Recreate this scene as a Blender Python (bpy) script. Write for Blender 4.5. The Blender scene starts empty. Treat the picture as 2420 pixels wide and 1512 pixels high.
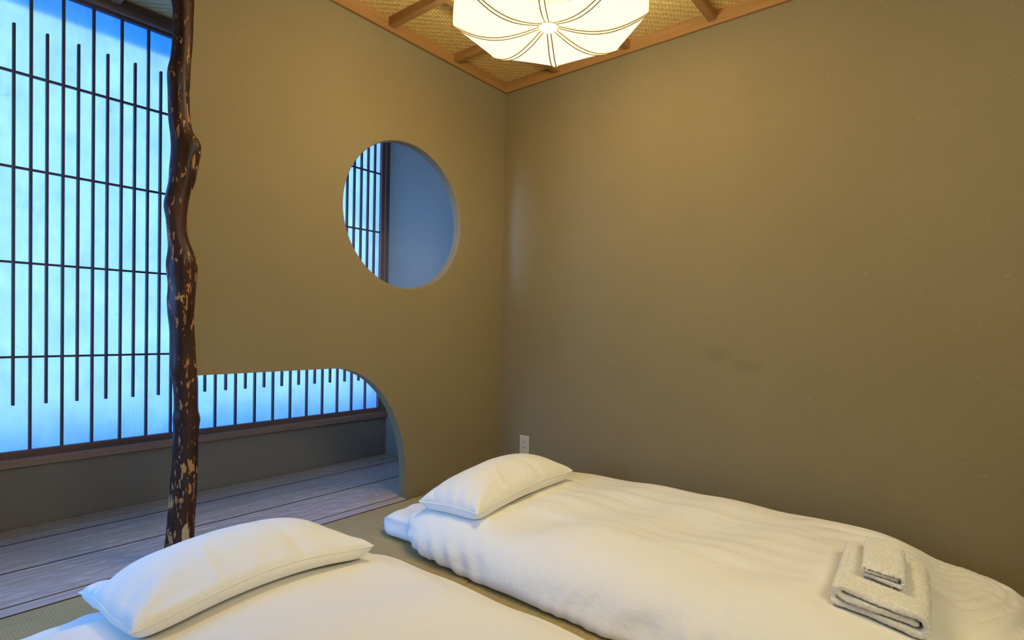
import bpy, bmesh, math, random
import numpy as np
from mathutils import Vector, Matrix
PI = math.pi
random.seed(7)
rng = np.random.RandomState(5)
S = bpy.context.scene
COL = S.collection

# ------------------------------------------------------------------ camera
F_PX, W_PX = 1305.26, 2420.0
yaw, pitch, roll = 0.888814, -0.019345, 0.020505
fw = Vector((math.sin(yaw)*math.cos(pitch), math.cos(yaw)*math.cos(pitch), math.sin(pitch)))
rt = Vector((math.cos(yaw), -math.sin(yaw), 0)); up = rt.cross(fw)
R2 = rt*math.cos(roll) + up*math.sin(roll); U2 = -rt*math.sin(roll) + up*math.cos(roll)
cam = bpy.data.objects.new('camera', bpy.data.cameras.new('camera'))
COL.objects.link(cam)
cam.matrix_world = Matrix(((R2.x, U2.x, -fw.x, -2.5778), (R2.y, U2.y, -fw.y, -2.1908), (R2.z, U2.z, -fw.z, 0.8849), (0, 0, 0, 1)))
cam.data.sensor_width = 36; cam.data.lens = F_PX/W_PX*36
cam.data.shift_x = -2.97/W_PX; cam.data.shift_y = 43.36/W_PX
cam.data.clip_start = 0.02
S.camera = cam

# ------------------------------------------------------------------ world, exposure
w = bpy.data.worlds.new('world'); S.world = w; w.use_nodes = True
bg = w.node_tree.nodes['Background']
bg.inputs[0].default_value = (0.165, 0.375, 0.92, 1)      # blue dusk daylight outside the paper window
SKY = 5.6
bg.inputs[1].default_value = SKY
S.view_settings.view_transform = 'Standard'; S.view_settings.look = 'None'
S.view_settings.exposure = 0.0; S.view_settings.gamma = 1.0
S.view_settings.use_curve_mapping = False
LAMP_C = (-1.03, -1.06, 1.95); LAMP_R = 0.335
LAMP_W = 34.0
# broad warm fill added behind the camera to brighten walls and bedding
al = bpy.data.lights.new('added_warm_fill', 'AREA'); al.shape = 'RECTANGLE'; al.size = 1.5; al.size_y = 1.1
al.energy = 36.0; al.color = (1., .94, .66)
alo = bpy.data.objects.new('added_warm_fill', al); COL.objects.link(alo); alo.location = (-1.7, -3.0, 2.22)
alo.rotation_euler = Vector((1.1, 1.9, -1.6)).to_track_quat('-Z', 'Y').to_euler()
# unseen blue fill added at the alcove's left end to brighten its side wall
dl = bpy.data.lights.new('added_alcove_fill', 'AREA'); dl.shape = 'RECTANGLE'; dl.size = .5; dl.size_y = 1.3
dl.energy = 8.0; dl.spread = math.radians(42); dl.color = (.18, .42, .95)
dlo = bpy.data.objects.new('added_alcove_fill', dl); COL.objects.link(dlo); dlo.location = (-3.40, .60, 1.3)
dlo.rotation_euler = (math.radians(90), 0, math.radians(-90))
# low unseen fill, added to turn the left sides of the bedding blue
gl_ = bpy.data.lights.new('added_left_fill', 'AREA'); gl_.shape = 'RECTANGLE'; gl_.size = 1.0; gl_.size_y = 1.0
gl_.energy = 9.0; gl_.color = (.12, .42, 1.0); gl_.spread = math.radians(75)
glo = bpy.data.objects.new('added_left_fill', gl_); COL.objects.link(glo); glo.location = (-3.38, -.15, .95)
glo.rotation_euler = Vector((1.75, -.12, -.85)).to_track_quat('-Z', 'Y').to_euler()

# ------------------------------------------------------------------ material helpers
def mat(name):
    m = bpy.data.materials.new(name); m.use_nodes = True
    nt = m.node_tree; return m, nt, nt.nodes['Principled BSDF']
def nd(nt, t, **kw):
    n = nt.nodes.new(t)
    for k, v in kw.items():
        if isinstance(v, tuple) and v and v[0] == 'in': pass
        setattr(n, k, v)
    return n
def coords(nt, scale=(1, 1, 1), rot=(0, 0, 0), kind='Object'):
    tc = nd(nt, 'ShaderNodeTexCoord'); mp = nd(nt, 'ShaderNodeMapping')
    mp.inputs['Scale'].default_value = scale; mp.inputs['Rotation'].default_value = rot
    nt.links.new(tc.outputs[kind], mp.inputs[0]); return mp.outputs[0]
def noise(nt, vec, scale, detail=3, rough=.55, dist=0):
    n = nd(nt, 'ShaderNodeTexNoise'); n.inputs['Scale'].default_value = scale
    n.inputs['Detail'].default_value = detail; n.inputs['Roughness'].default_value = rough
    n.inputs['Distortion'].default_value = dist
    if vec is not None: nt.links.new(vec, n.inputs['Vector'])
    return n.outputs['Fac']
def ramp(nt, fac, stops, interp='LINEAR'):
    r = nd(nt, 'ShaderNodeValToRGB'); cr = r.color_ramp; cr.interpolation = interp
    while len(cr.elements) < len(stops): cr.elements.new(.5)
    for e, (p, c) in zip(cr.elements, stops): e.position = p; e.color = (*c, 1)
    nt.links.new(fac, r.inputs[0]); return r.outputs[0]
def mix(nt, fac, a, b):
    m = nd(nt, 'ShaderNodeMix', data_type='RGBA')
    if isinstance(fac, float): m.inputs[0].default_value = fac
    else: nt.links.new(fac, m.inputs[0])
    for i, v in ((6, a), (7, b)):
        if isinstance(v, tuple): m.inputs[i].default_value = (*v, 1)
        else: nt.links.new(v, m.inputs[i])
    return m.outputs[2]
def math_(nt, op, a, b=None, c=None):
    m = nd(nt, 'ShaderNodeMath', operation=op)
    for i, v in enumerate((a, b, c)):
        if v is None: continue
        if isinstance(v, (int, float)): m.inputs[i].default_value = v
        else: nt.links.new(v, m.inputs[i])
    return m.outputs[0]
def bump(nt, p, h, strength=.3, dist=.002, prev=None):
    b = nd(nt, 'ShaderNodeBump'); b.inputs['Strength'].default_value = strength
    b.inputs['Distance'].default_value = dist; nt.links.new(h, b.inputs['Height'])
    if prev is not None: nt.links.new(prev, b.inputs['Normal'])
    nt.links.new(b.outputs[0], p.inputs['Normal']); return b.outputs[0]
def setp(p, rough=.7, spec=.3, **kw):
    p.inputs['Roughness'].default_value = rough; p.inputs['Specular IOR Level'].default_value = spec
    for k, v in kw.items(): p.inputs[k].default_value = v
M = {}

# earthen plaster with chopped straw
def plaster(name='earthen_plaster', tc_=(1, 1, 1), smudge=None):
    m, nt, p = mat(name); setp(p, .93, .12)
    v = coords(nt)
    big = noise(nt, v, 1.6, 4, .6); fine = noise(nt, v, 160, 2, .6); mid = noise(nt, v, 14, 4)
    c = ramp(nt, big, [(.3, (.252, .203, .118)), (.7, (.290, .234, .138))])
    c = mix(nt, ramp(nt, mid, [(.35, (0, 0, 0)), (.75, (1, 1, 1))]), c, (.270, .216, .124))
    c = mix(nt, ramp(nt, fine, [(.35, (0.25,)*3), (.62, (0,)*3)]), c, (.20, .154, .086))
    # straw flecks: thin curved slivers cut out of two stretched voronoi fields
    hs = []
    for rot, sc in (((.5, .4, .6), (26, 26, 150)), ((-.8, 1.9, -.3), (30, 150, 30)), ((1.2, .2, -.9), (140, 26, 26))):
        d = noise(nt, coords(nt, (9, 9, 9)), 2, 2)
        vv = nd(nt, 'ShaderNodeVectorMath', operation='ADD')
        nt.links.new(coords(nt, sc, rot), vv.inputs[0]); nt.links.new(d, vv.inputs[1])
        vo = nd(nt, 'ShaderNodeTexVoronoi'); vo.inputs['Scale'].default_value = 1
        vo.inputs['Randomness'].default_value = 1
        nt.links.new(vv.outputs[0], vo.inputs['Vector'])
        sel = nd(nt, 'ShaderNodeSeparateColor'); nt.links.new(vo.outputs['Color'], sel.inputs[0])
        k = math_(nt, 'LESS_THAN', vo.outputs['Distance'], .10)
        k = math_(nt, 'MULTIPLY', k, math_(nt, 'GREATER_THAN', sel.outputs[0], .55)); hs.append((k, sel.outputs[1]))
    for i, (k, s) in enumerate(hs):
        c = mix(nt, math_(nt, 'MULTIPLY', k, .28), c, ((.50, .41, .25), (.20, .14, .07), (.46, .37, .22))[i])
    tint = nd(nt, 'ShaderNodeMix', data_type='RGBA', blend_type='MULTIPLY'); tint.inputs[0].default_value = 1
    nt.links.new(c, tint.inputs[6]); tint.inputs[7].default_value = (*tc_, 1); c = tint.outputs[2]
    if smudge:      # old rubbed marks at bed height
        sv = nd(nt, 'ShaderNodeSeparateXYZ'); nt.links.new(coords(nt), sv.inputs[0]); nn = noise(nt, coords(nt), 9, 4)
        for (yy, zz, ry, rz, am) in smudge:
            a_ = math_(nt, 'DIVIDE', math_(nt, 'SUBTRACT', sv.outputs[1], yy), ry); b_ = math_(nt, 'DIVIDE', math_(nt, 'SUBTRACT', sv.outputs[2], zz), rz)
            r_ = math_(nt, 'ADD', math_(nt, 'MULTIPLY', a_, a_), math_(nt, 'MULTIPLY', b_, b_)); r_ = math_(nt, 'ADD', r_, math_(nt, 'MULTIPLY', math_(nt, 'SUBTRACT', nn, .5), 2.2))
            f_ = ramp(nt, r_, [(.1, (am,)*3), (1., (0,)*3)]); c = mix(nt, f_, c, (.10, .075, .04))
    nt.links.new(c, p.inputs['Base Color'])
    h = math_(nt, 'ADD', math_(nt, 'MULTIPLY', fine, .6), math_(nt, 'MULTIPLY', mid, .8))
    for k, s in hs: h = math_(nt, 'ADD', h, math_(nt, 'MULTIPLY', k, .25))
    bump(nt, p, h, .35, .0015)
    return m
M['plaster'] = plaster()
M['plaster_marked'] = plaster('earthen_plaster_marked', (1, 1, 1), [(-1.31, .785, .07, .05, .18), (-1.45, .735, .07, .035, .14)])
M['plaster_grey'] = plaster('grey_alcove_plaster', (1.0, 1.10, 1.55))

def wood(name, c1, c2, axis='X', rough=.55, scale=1., ribs=0., spec=.35):
    m, nt, p = mat(name); setp(p, rough, spec)
    s = {'X': (1.2, 22, 22), 'Y': (22, 1.2, 22), 'Z': (22, 22, 1.2)}[axis]
    v = coords(nt, tuple(k*scale for k in s))
    oi = nd(nt, 'ShaderNodeObjectInfo'); va = nd(nt, 'ShaderNodeVectorMath', operation='ADD')
    nt.links.new(v, va.inputs[0]); cc = math_(nt, 'MULTIPLY', oi.outputs['Random'], 37.)
    nt.links.new(cc, va.inputs[1]); v = va.outputs[0]
    n1 = noise(nt, v, 1., 5, .6, .6); n2 = noise(nt, v, 5, 3, .6)
    c = ramp(nt, n1, [(.3, c1), (.7, c2)])
    c = mix(nt, math_(nt, 'MULTIPLY', ramp(nt, n2, [(.5, (0, 0, 0)), (.72, (1, 1, 1))]), .35), c, tuple(k*.55 for k in c1))
    nt.links.new(c, p.inputs['Base Color'])
    bump(nt, p, math_(nt, 'ADD', n1, n2), .15, .0008)
    return m
M['trim'] = wood('ceiling_cedar', (.34, .165, .055), (.46, .24, .085), 'X')
M['trim_y'] = wood('ceiling_cedar_long', (.34, .165, .055), (.46, .24, .085), 'Y')
M['frame'] = wood('window_cedar', (.16, .098, .078), (.21, .135, .108), 'X', .5)
M['sill'] = wood('sill_cedar', (.30, .19, .14), (.38, .25, .185), 'X', .5)
M['frame_z'] = wood('window_cedar_upright', (.16, .098, .078), (.22, .14, .11), 'Z', .5)
M['bar'] = wood('lattice_cedar', (.085, .062, .066), (.13, .095, .095), 'Z', .6)

# hewn chestnut planks of the alcove floor: scalloped rows of adze cuts in relief
def planks_mat(name, amt):
    m, nt, p = mat(name); setp(p, .30, .5)
    oi = nd(nt, 'ShaderNodeObjectInfo')
    def sh(v, k):
        va = nd(nt, 'ShaderNodeVectorMath', operation='ADD'); nt.links.new(v, va.inputs[0])
        nt.links.new(math_(nt, 'MULTIPLY', oi.outputs['Random'], k), va.inputs[1]); return va.outputs[0]
    v = sh(coords(nt, (1.3, 26, 26)), 41.)
    n1 = noise(nt, v, 1., 5, .62, .8); n2 = noise(nt, v, 4.5, 3, .6)
    c = ramp(nt, n1, [(.2, (.38, .28, .22)), (.5, (.47, .36, .29)), (.8, (.56, .44, .36))])
    c = mix(nt, math_(nt, 'MULTIPLY', ramp(nt, n2, [(.5, (0, 0, 0)), (.72, (1, 1, 1))]), .35), c, (.16, .105, .08))
    nt.links.new(c, p.inputs['Base Color'])
    dis = noise(nt, coords(nt), 9, 2)
    vc = nd(nt, 'ShaderNodeVectorMath', operation='ADD'); nt.links.new(sh(coords(nt, (14, 25, 1)), 11.), vc.inputs[0])
    nt.links.new(math_(nt, 'MULTIPLY', dis, 1.3), vc.inputs[1])
    vo = nd(nt, 'ShaderNodeTexVoronoi', feature='SMOOTH_F1'); vo.inputs['Scale'].default_value = 1
    vo.inputs['Randomness'].default_value = .55; vo.inputs['Smoothness'].default_value = .25
    nt.links.new(vc.outputs[0], vo.inputs['Vector'])
    b1 = bump(nt, p, vo.outputs['Distance'], amt, .002)
    bump(nt, p, math_(nt, 'ADD', n1, n2), .3, .0012, b1)
    return m
M['plank'] = planks_mat('hewn_chestnut', .9); M['plank_plain'] = planks_mat('planed_chestnut', .22)

# rush matting; ribs run across the weft
def tatami(name, axis, tint):
    m, nt, p = mat(name); setp(p, .62, .3)
    ix = 1 if axis == 'X' else 0      # ribs run along `axis`, so they repeat across the other
    v = coords(nt)
    sep = nd(nt, 'ShaderNodeSeparateXYZ'); nt.links.new(v, sep.inputs[0])
    wob = noise(nt, coords(nt, (3, 3, 3)), 3, 2)
    a = math_(nt, 'ADD', sep.outputs[ix], math_(nt, 'MULTIPLY', wob, .004))
    rib = math_(nt, 'ABSOLUTE', math_(nt, 'SINE', math_(nt, 'MULTIPLY', a, PI/.0082)))
    other = sep.outputs[1-ix]
    weft = math_(nt, 'SINE', math_(nt, 'MULTIPLY', other, 2*PI/.0045))
    s = (3, 260, 1) if axis == 'Y' else (260, 3, 1)
    st = noise(nt, coords(nt, s), 1, 3, .6)
    c = ramp(nt, st, [(.3, tuple(k*.78 for k in tint)), (.7, tuple(k*1.15 for k in tint))])
    c = mix(nt, math_(nt, 'MULTIPLY', ramp(nt, rib, [(.0, (1, 1, 1)), (.35, (0, 0, 0))]), .45), c, tuple(k*.45 for k in tint))
    nt.links.new(c, p.inputs['Base Color'])
    h = math_(nt, 'ADD', rib, math_(nt, 'MULTIPLY', weft, .25)); h = math_(nt, 'ADD', h, math_(nt, 'MULTIPLY', st, .5))
    bump(nt, p, h, .6, .0012)
    return m
M['mat_x'] = tatami('rush_matting', 'X', (.42, .325, .145))
M['mat_y'] = tatami('rush_matting_turned', 'Y', (.42, .325, .145))

# woven bamboo strip ceiling board: diagonal stepped weave
def ajiro():
    m, nt, p = mat('woven_bamboo'); setp(p, .5, .35)
    sep = nd(nt, 'ShaderNodeSeparateXYZ'); nt.links.new(coords(nt), sep.inputs[0])
    k = 1/.0125
    X = math_(nt, 'MULTIPLY', sep.outputs[0], k); Y = math_(nt, 'MULTIPLY', sep.outputs[1], k)
    fx = math_(nt, 'FLOOR', X); fy = math_(nt, 'FLOOR', Y)
    t = math_(nt, 'MODULO', math_(nt, 'ADD', math_(nt, 'ADD', fx, fy), 1000), 4)
    over = math_(nt, 'LESS_THAN', t, 1.5)                 # strip along X on top, else along Y
    hx = math_(nt, 'ABSOLUTE', math_(nt, 'SINE', math_(nt, 'MULTIPLY', Y, PI)))
    hy = math_(nt, 'ABSOLUTE', math_(nt, 'SINE', math_(nt, 'MULTIPLY', X, PI)))
    h = math_(nt, 'ADD', math_(nt, 'MULTIPLY', over, hx), math_(nt, 'MULTIPLY', math_(nt, 'SUBTRACT', 1., over), hy))
    h = math_(nt, 'POWER', h, .45)
    cb = nd(nt, 'ShaderNodeCombineXYZ'); nt.links.new(fx, cb.inputs[0]); nt.links.new(fy, cb.inputs[1]); nt.links.new(over, cb.inputs[2])
    wn = nd(nt, 'ShaderNodeTexWhiteNoise'); nt.links.new(cb.outputs[0], wn.inputs['Vector'])
    gr = noise(nt, coords(nt, (90, 90, 1)), 2, 3)
    val = math_(nt, 'ADD', math_(nt, 'MULTIPLY', wn.outputs['Value'], .35), math_(nt, 'MULTIPLY', over, .35))
    val = math_(nt, 'ADD', val, math_(nt, 'MULTIPLY', gr, .3))
    c = ramp(nt, val, [(.1, (.62, .40, .12)), (.5, (.80, .56, .20)), (.95, (.93, .72, .33))])
    c = mix(nt, ramp(nt, h, [(.2, (.7,)*3), (.6, (0,)*3)]), c, (.34, .21, .075))
    nt.links.new(c, p.inputs['Base Color']); bump(nt, p, h, .7, .002)
    return m
M['ajiro'] = ajiro()

def cloth(name, col, s=1.):
    m, nt, p = mat(name); setp(p, .8, .2)
    p.inputs['Sheen Weight'].default_value = .15
    p.inputs['Base Color'].default_value = (*col, 1)
    n1 = noise(nt, coords(nt, (5*s, 2.2*s, 5*s)), 1.6, 5, .55, .9); n2 = noise(nt, coords(nt), 900, 1)
    n3 = noise(nt, coords(nt, (14, 30, 20), (0, 0, .5)), .8, 3, .5, 1.2)
    b1 = bump(nt, p, math_(nt, 'ADD', n1, math_(nt, 'MULTIPLY', n3, .45)), .55, .010)
    bump(nt, p, n2, .1, .0004, b1)
    return m
M['sheet'] = cloth('white_cotton', (.90, .88, .84))
M['case'] = cloth('white_pillowcase', (.90, .88, .84), 1.6)
M['mattress'] = cloth('mattress_cotton', (.88, .88, .87))
def terry():
    m, nt, p = mat('terry_cloth'); setp(p, .95, .1)
    p.inputs['Sheen Weight'].default_value = .3
    a = noise(nt, coords(nt), 420, 2, .6); b = noise(nt, coords(nt), 130, 3, .6)
    h = math_(nt, 'ADD', a, math_(nt, 'MULTIPLY', b, 1.2))
    c = ramp(nt, b, [(.35, (.82, .79, .71)), (.6, (.95, .93, .88))])
    nt.links.new(c, p.inputs['Base Color']); bump(nt, p, h, .8, .0025); return m
M['terry'] = terry()
def plain(name, col, rough=.5, spec=.4, **kw):
    m, nt, p = mat(name); setp(p, rough, spec, **kw)
    n = noise(nt, coords(nt), 40, 2)
    nt.links.new(ramp(nt, n, [(.3, tuple(k*.93 for k in col)), (.7, tuple(min(1, k*1.05) for k in col))]), p.inputs['Base Color'])
    return m
M['plastic'] = plain('ivory_plastic', (.62, .55, .40), .35)
M['slot'] = plain('dark_slot', (.05, .04, .03), .8, .1)
M['joint'] = plain('dark_joint', (.075, .045, .03), .9, .05)
M['cord'] = plain('brown_cord', (.42, .26, .085), .7, .2)
M['brass'] = plain('brushed_cap', (.62, .50, .28), .3, .5, Metallic=.7)
def cap_mat():
    m = bpy.data.materials.new('milky_cap'); m.use_nodes = True; nt = m.node_tree; nt.nodes.clear()
    out = nd(nt, 'ShaderNodeOutputMaterial'); tr = nd(nt, 'ShaderNodeBsdfTranslucent'); gl = nd(nt, 'ShaderNodeBsdfGlossy')
    tr.inputs[0].default_value = (.95, .88, .70, 1); gl.inputs[0].default_value = (.95, .85, .6, 1); gl.inputs['Roughness'].default_value = .25
    mx = nd(nt, 'ShaderNodeMixShader'); mx.inputs[0].default_value = .55
    nt.links.new(tr.outputs[0], mx.inputs[1]); nt.links.new(gl.outputs[0], mx.inputs[2]); nt.links.new(mx.outputs[0], out.inputs[0]); return m
M['cap'] = cap_mat()
M['outside'] = plain('outer_board', (.55, .55, .55), .9, .1)
M['black'] = plain('black_cord', (.03, .025, .02), .6, .3)

def bark():
    m, nt, p = mat('polished_bark'); setp(p, .45, .22)
    p.inputs['Coat Weight'].default_value = .08; p.inputs['Coat Roughness'].default_value = .2
    a = noise(nt, coords(nt, (72, 72, 19)), 1., 3, .55, .5)
    b = noise(nt, coords(nt, (5, 5, 2.2)), 1., 3, .6)
    c3 = noise(nt, coords(nt, (30, 30, 3)), 1., 3, .6)
    base = ramp(nt, c3, [(.3, (.016, .007, .006)), (.7, (.070, .029, .018))])
    tan = ramp(nt, b, [(.3, (.30, .12, .04)), (.75, (.50, .27, .11))])
    thr = math_(nt, 'ADD', a, math_(nt, 'MULTIPLY', math_(nt, 'SUBTRACT', b, .5), .45))
    f = ramp(nt, thr, [(.612, (0,)*3), (.630, (1,)*3)])
    c = mix(nt, f, base, tan)
    # the one large bare patch low on the side towards the room
    sep = nd(nt, 'ShaderNodeSeparateXYZ'); nt.links.new(coords(nt), sep.inputs[0])
    w1 = noise(nt, coords(nt, (40, 40, 25)), 1., 2)
    dx = math_(nt, 'MULTIPLY', math_(nt, 'ADD', sep.outputs[0], 1.772), 70.)
    dz = math_(nt, 'MULTIPLY', math_(nt, 'SUBTRACT', sep.outputs[2], .10), 20.)
    dd = math_(nt, 'ADD', math_(nt, 'MULTIPLY', dx, dx), math_(nt, 'MULTIPLY', dz, dz))
    dd = math_(nt, 'ADD', dd, math_(nt, 'MULTIPLY', w1, 1.6))
    k = math_(nt, 'MULTIPLY', math_(nt, 'LESS_THAN', dd, 1.75), math_(nt, 'LESS_THAN', sep.outputs[1], .02))
    c = mix(nt, k, c, (.52, .40, .27))
    nt.links.new(c, p.inputs['Base Color'])
    bump(nt, p, math_(nt, 'ADD', math_(nt, 'MULTIPLY', f, .5), noise(nt, coords(nt, (16, 16, 6)), 1, 4)), .4, .004)
    return m
M['bark'] = bark()

def paper():
    m = bpy.data.materials.new('washi_paper'); m.use_nodes = True; nt = m.node_tree; nt.nodes.clear()
    out = nd(nt, 'ShaderNodeOutputMaterial'); tr = nd(nt, 'ShaderNodeBsdfTranslucent'); df = nd(nt, 'ShaderNodeBsdfDiffuse')
    n = noise(nt, coords(nt, (7, 1, 5)), 1, 4, .6); fb = noise(nt, coords(nt, (60, 1, 9)), 1, 3, .6, 1.5)
    v = math_(nt, 'ADD', n, math_(nt, 'MULTIPLY', fb, .35))
    vo = nd(nt, 'ShaderNodeTexVoronoi', feature='DISTANCE_TO_EDGE'); vo.inputs['Scale'].default_value = 1.
    dv = nd(nt, 'ShaderNodeVectorMath', operation='ADD'); nt.links.new(coords(nt, (9, 1, 9)), dv.inputs[0])
    nt.links.new(math_(nt, 'MULTIPLY', noise(nt, coords(nt, (22, 1, 22)), 1, 2), 1.6), dv.inputs[1])
    nt.links.new(dv.outputs[0], vo.inputs['Vector'])
    sel = noise(nt, coords(nt, (13, 1, 13)), 1, 2)
    fib = math_(nt, 'MULTIPLY', math_(nt, 'LESS_THAN', vo.outputs['Distance'], .008), math_(nt, 'GREATER_THAN', sel, .60))
    c = ramp(nt, v, [(.4, (.70, .76, .80)), (.95, (.92, .93, .93))])
    c = mix(nt, math_(nt, 'MULTIPLY', fib, .35), c, (.35, .5, .55))
    nt.links.new(c, tr.inputs[0]); df.inputs[0].default_value = (.75, .75, .73, 1)
    mx = nd(nt, 'ShaderNodeMixShader'); mx.inputs[0].default_value = .25
    nt.links.new(tr.outputs[0], mx.inputs[1]); nt.links.new(df.outputs[0], mx.inputs[2]); nt.links.new(mx.outputs[0], out.inputs[0])
    return m
M['paper'] = paper()

def film(name, col):     # see-through tint for the sheets added behind the paper
    m = bpy.data.materials.new(name); m.use_nodes = True; nt = m.node_tree; nt.nodes.clear()
    out = nd(nt, 'ShaderNodeOutputMaterial'); tp = nd(nt, 'ShaderNodeBsdfTransparent'); tp.inputs[0].default_value = (*col, 1)
    nt.links.new(tp.outputs[0], out.inputs[0]); return m
M['film'] = film('blue_tint_film', (.22, .64, .93)); M['film_pale'] = film('pale_tint_film', (.30, .70, .97))
def shade_mat():
    # thin lamp paper: glows, and lets part of the bulbs' light straight through
    m = bpy.data.materials.new('lamp_paper'); m.use_nodes = True; nt = m.node_tree; nt.nodes.clear()
    out = nd(nt, 'ShaderNodeOutputMaterial'); em = nd(nt, 'ShaderNodeEmission'); tp = nd(nt, 'ShaderNodeBsdfTransparent')
    em.inputs[0].default_value = (1.0, .945, .78, 1); em.inputs[1].default_value = 1.2
    tp.inputs[0].default_value = (1.0, .95, .84, 1)
    mx = nd(nt, 'ShaderNodeMixShader'); mx.inputs[0].default_value = .28
    nt.links.new(em.outputs[0], mx.inputs[1]); nt.links.new(tp.outputs[0], mx.inputs[2]); nt.links.new(mx.outputs[0], out.inputs[0])
    return m
M['shade'] = shade_mat()

# ------------------------------------------------------------------ object helpers
def obj(name, bm, m, parent=None, smooth=False):
    me = bpy.data.meshes.new(name)
    if isinstance(bm, bmesh.types.BMesh):
        bmesh.ops.recalc_face_normals(bm, faces=bm.faces); bm.to_mesh(me); bm.free()
    else:
        me.from_pydata([tuple(map(float, v)) for v in bm[0]], [], bm[1]); me.update()
    o = bpy.data.objects.new(name, me); COL.objects.link(o)
    if m: me.materials.append(m)
    if smooth: me.shade_smooth()
    if parent: o.parent = parent
    return o
def empty(name, loc=(0, 0, 0)):
    o = bpy.data.objects.new(name, None); COL.objects.link(o); o.location = loc; o.empty_display_size = .05; return o
def tag(o, label, cat, group=None, kind=None):
    o['label'] = label; o['category'] = cat
    if group: o['group'] = group
    if kind: o['kind'] = kind
    return o
def struct(o): o['kind'] = 'structure'; return o
def box(bm, x0, x1, y0, y1, z0, z1, bev=0.):
    b = bmesh.new() if bev else bm
    r = bmesh.ops.create_cube(b, size=1)
    for v in r['verts']:
        v.co = Vector(((x0+x1)/2 + v.co.x*(x1-x0), (y0+y1)/2 + v.co.y*(y1-y0), (z0+z1)/2 + v.co.z*(z1-z0)))
    if bev:
        bmesh.ops.bevel(b, geom=b.edges[:], offset=bev, segments=1, affect='EDGES')
        t = bpy.data.meshes.new('t'); b.to_mesh(t); b.free(); bm.from_mesh(t); bpy.data.meshes.remove(t)
    return bm
def boxo(name, d, m, parent=None, bev=0.):
    return obj(name, box(bmesh.new(), *d, bev=bev), m, parent)
def tube(pts, rad, seg=8, closed=False):
    """verts, faces of a tube through pts (radius number or list)"""
    P = [Vector(p) for p in pts]; n = len(P); V = []; Fc = []; prev = None
    for i in range(n):
        a = P[(i-1) % n] if (closed or i) else P[0]; b = P[(i+1) % n] if (closed or i < n-1) else P[-1]
        t = (b-a).normalized()
        if prev is None: prev = t.orthogonal().normalized()
        prev = (prev - t*prev.dot(t)).normalized(); q = t.cross(prev)
        r = rad[i] if hasattr(rad, '__len__') else rad
        for k in range(seg):
            an = 2*PI*k/seg; V.append(P[i] + prev*math.cos(an)*r + q*math.sin(an)*r)
    for i in range(n if closed else n-1):
        j = (i+1) % n
        for k in range(seg):
            l = (k+1) % seg; Fc.append((i*seg+k, i*seg+l, j*seg+l, j*seg+k))
    if not closed: Fc.append(tuple(range(seg))[::-1]); Fc.append(tuple((n-1)*seg+k for k in range(seg)))
    return V, Fc

# ================================================================== SETTING
XL, YB, H, HP = -3.46, -3.48, 2.30, 2.36        # left wall, back wall, wall height, ceiling boards
YS = .8758                                       # inner face of the window wall
XS = -.176                                      # alcove side wall
XP, T = -.731, .051                              # low opening's jamb, partition thickness
WT = .12
def wallbox(name, *d):
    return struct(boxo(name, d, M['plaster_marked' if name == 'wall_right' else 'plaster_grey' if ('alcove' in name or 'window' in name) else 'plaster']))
wallbox('wall_right', 0, WT, YB-WT, T, -.05, HP+.06)
wallbox('wall_left', XL-WT, XL, YB-WT, YS+.2, -.05, HP+.06)
wallbox('wall_back', XL, 0, YB-WT, YB, -.05, HP+.06)
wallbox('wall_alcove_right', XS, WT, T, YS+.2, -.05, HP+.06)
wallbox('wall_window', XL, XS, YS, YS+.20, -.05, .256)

def wall_front():
    xl, zt = -1.776, HP+.06
    outer = [(xl, .684), (-1.16, .684)]
    for i in range(1, 33):
        a = PI/2*(1-i/32.); outer.append((-1.16+.429*math.cos(a), .10+.584*math.sin(a)))
    outer += [(XP, 0), (XP, -.04), (0, -.04), (0, zt), (xl, zt)]
    N = 96; cx, cz, r = -.746, 1.437, .365
    hole = [(cx+.374*math.cos(2*PI*i/N)+.0*math.sin(2*PI*i/N), cz+r*math.sin(2*PI*i/N)) for i in range(N)]
    bm = bmesh.new()
    def loop(pts, y):
        vs = [bm.verts.new((x, y, z)) for x, z in pts]
        es = [bm.edges.new((vs[i], vs[(i+1) % len(vs)])) for i in range(len(vs))]; return vs, es
    be = .004
    def inset(pts, d, sgn):
        out = []; n = len(pts)
        for i in range(n):
            a = Vector(pts[i-1]); b = Vector(pts[i]); c = Vector(pts[(i+1) % n])
            t = ((b-a).normalized()+(c-b).normalized()).normalized(); nn = Vector((-t.y, t.x))*sgn
            out.append((b.x+nn.x*d, b.y+nn.y*d))
        return out
    holeb = [(cx+(.374+be)*math.cos(2*PI*i/N), cz+(r+be)*math.sin(2*PI*i/N)) for i in range(N)]
    rows = {}
    for nm, pts, ptf in (('o', outer, outer), ('h', hole, holeb)):
        rows[nm] = [loop(ptf, 0), loop(pts, be), loop(pts, T-be), loop(ptf, T)]
        for a, b in zip(rows[nm], rows[nm][1:]):
            n = len(a[0])
            for i in range(n):
                j = (i+1) % n; bm.faces.new((a[0][i], a[0][j], b[0][j], b[0][i]))
    for k in (0, 3):
        bmesh.ops.triangle_fill(bm, use_beauty=True, edges=rows['o'][k][1]+rows['h'][k][1])
    return struct(obj('wall_front', bm, M['plaster']))
wall_front()

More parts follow.
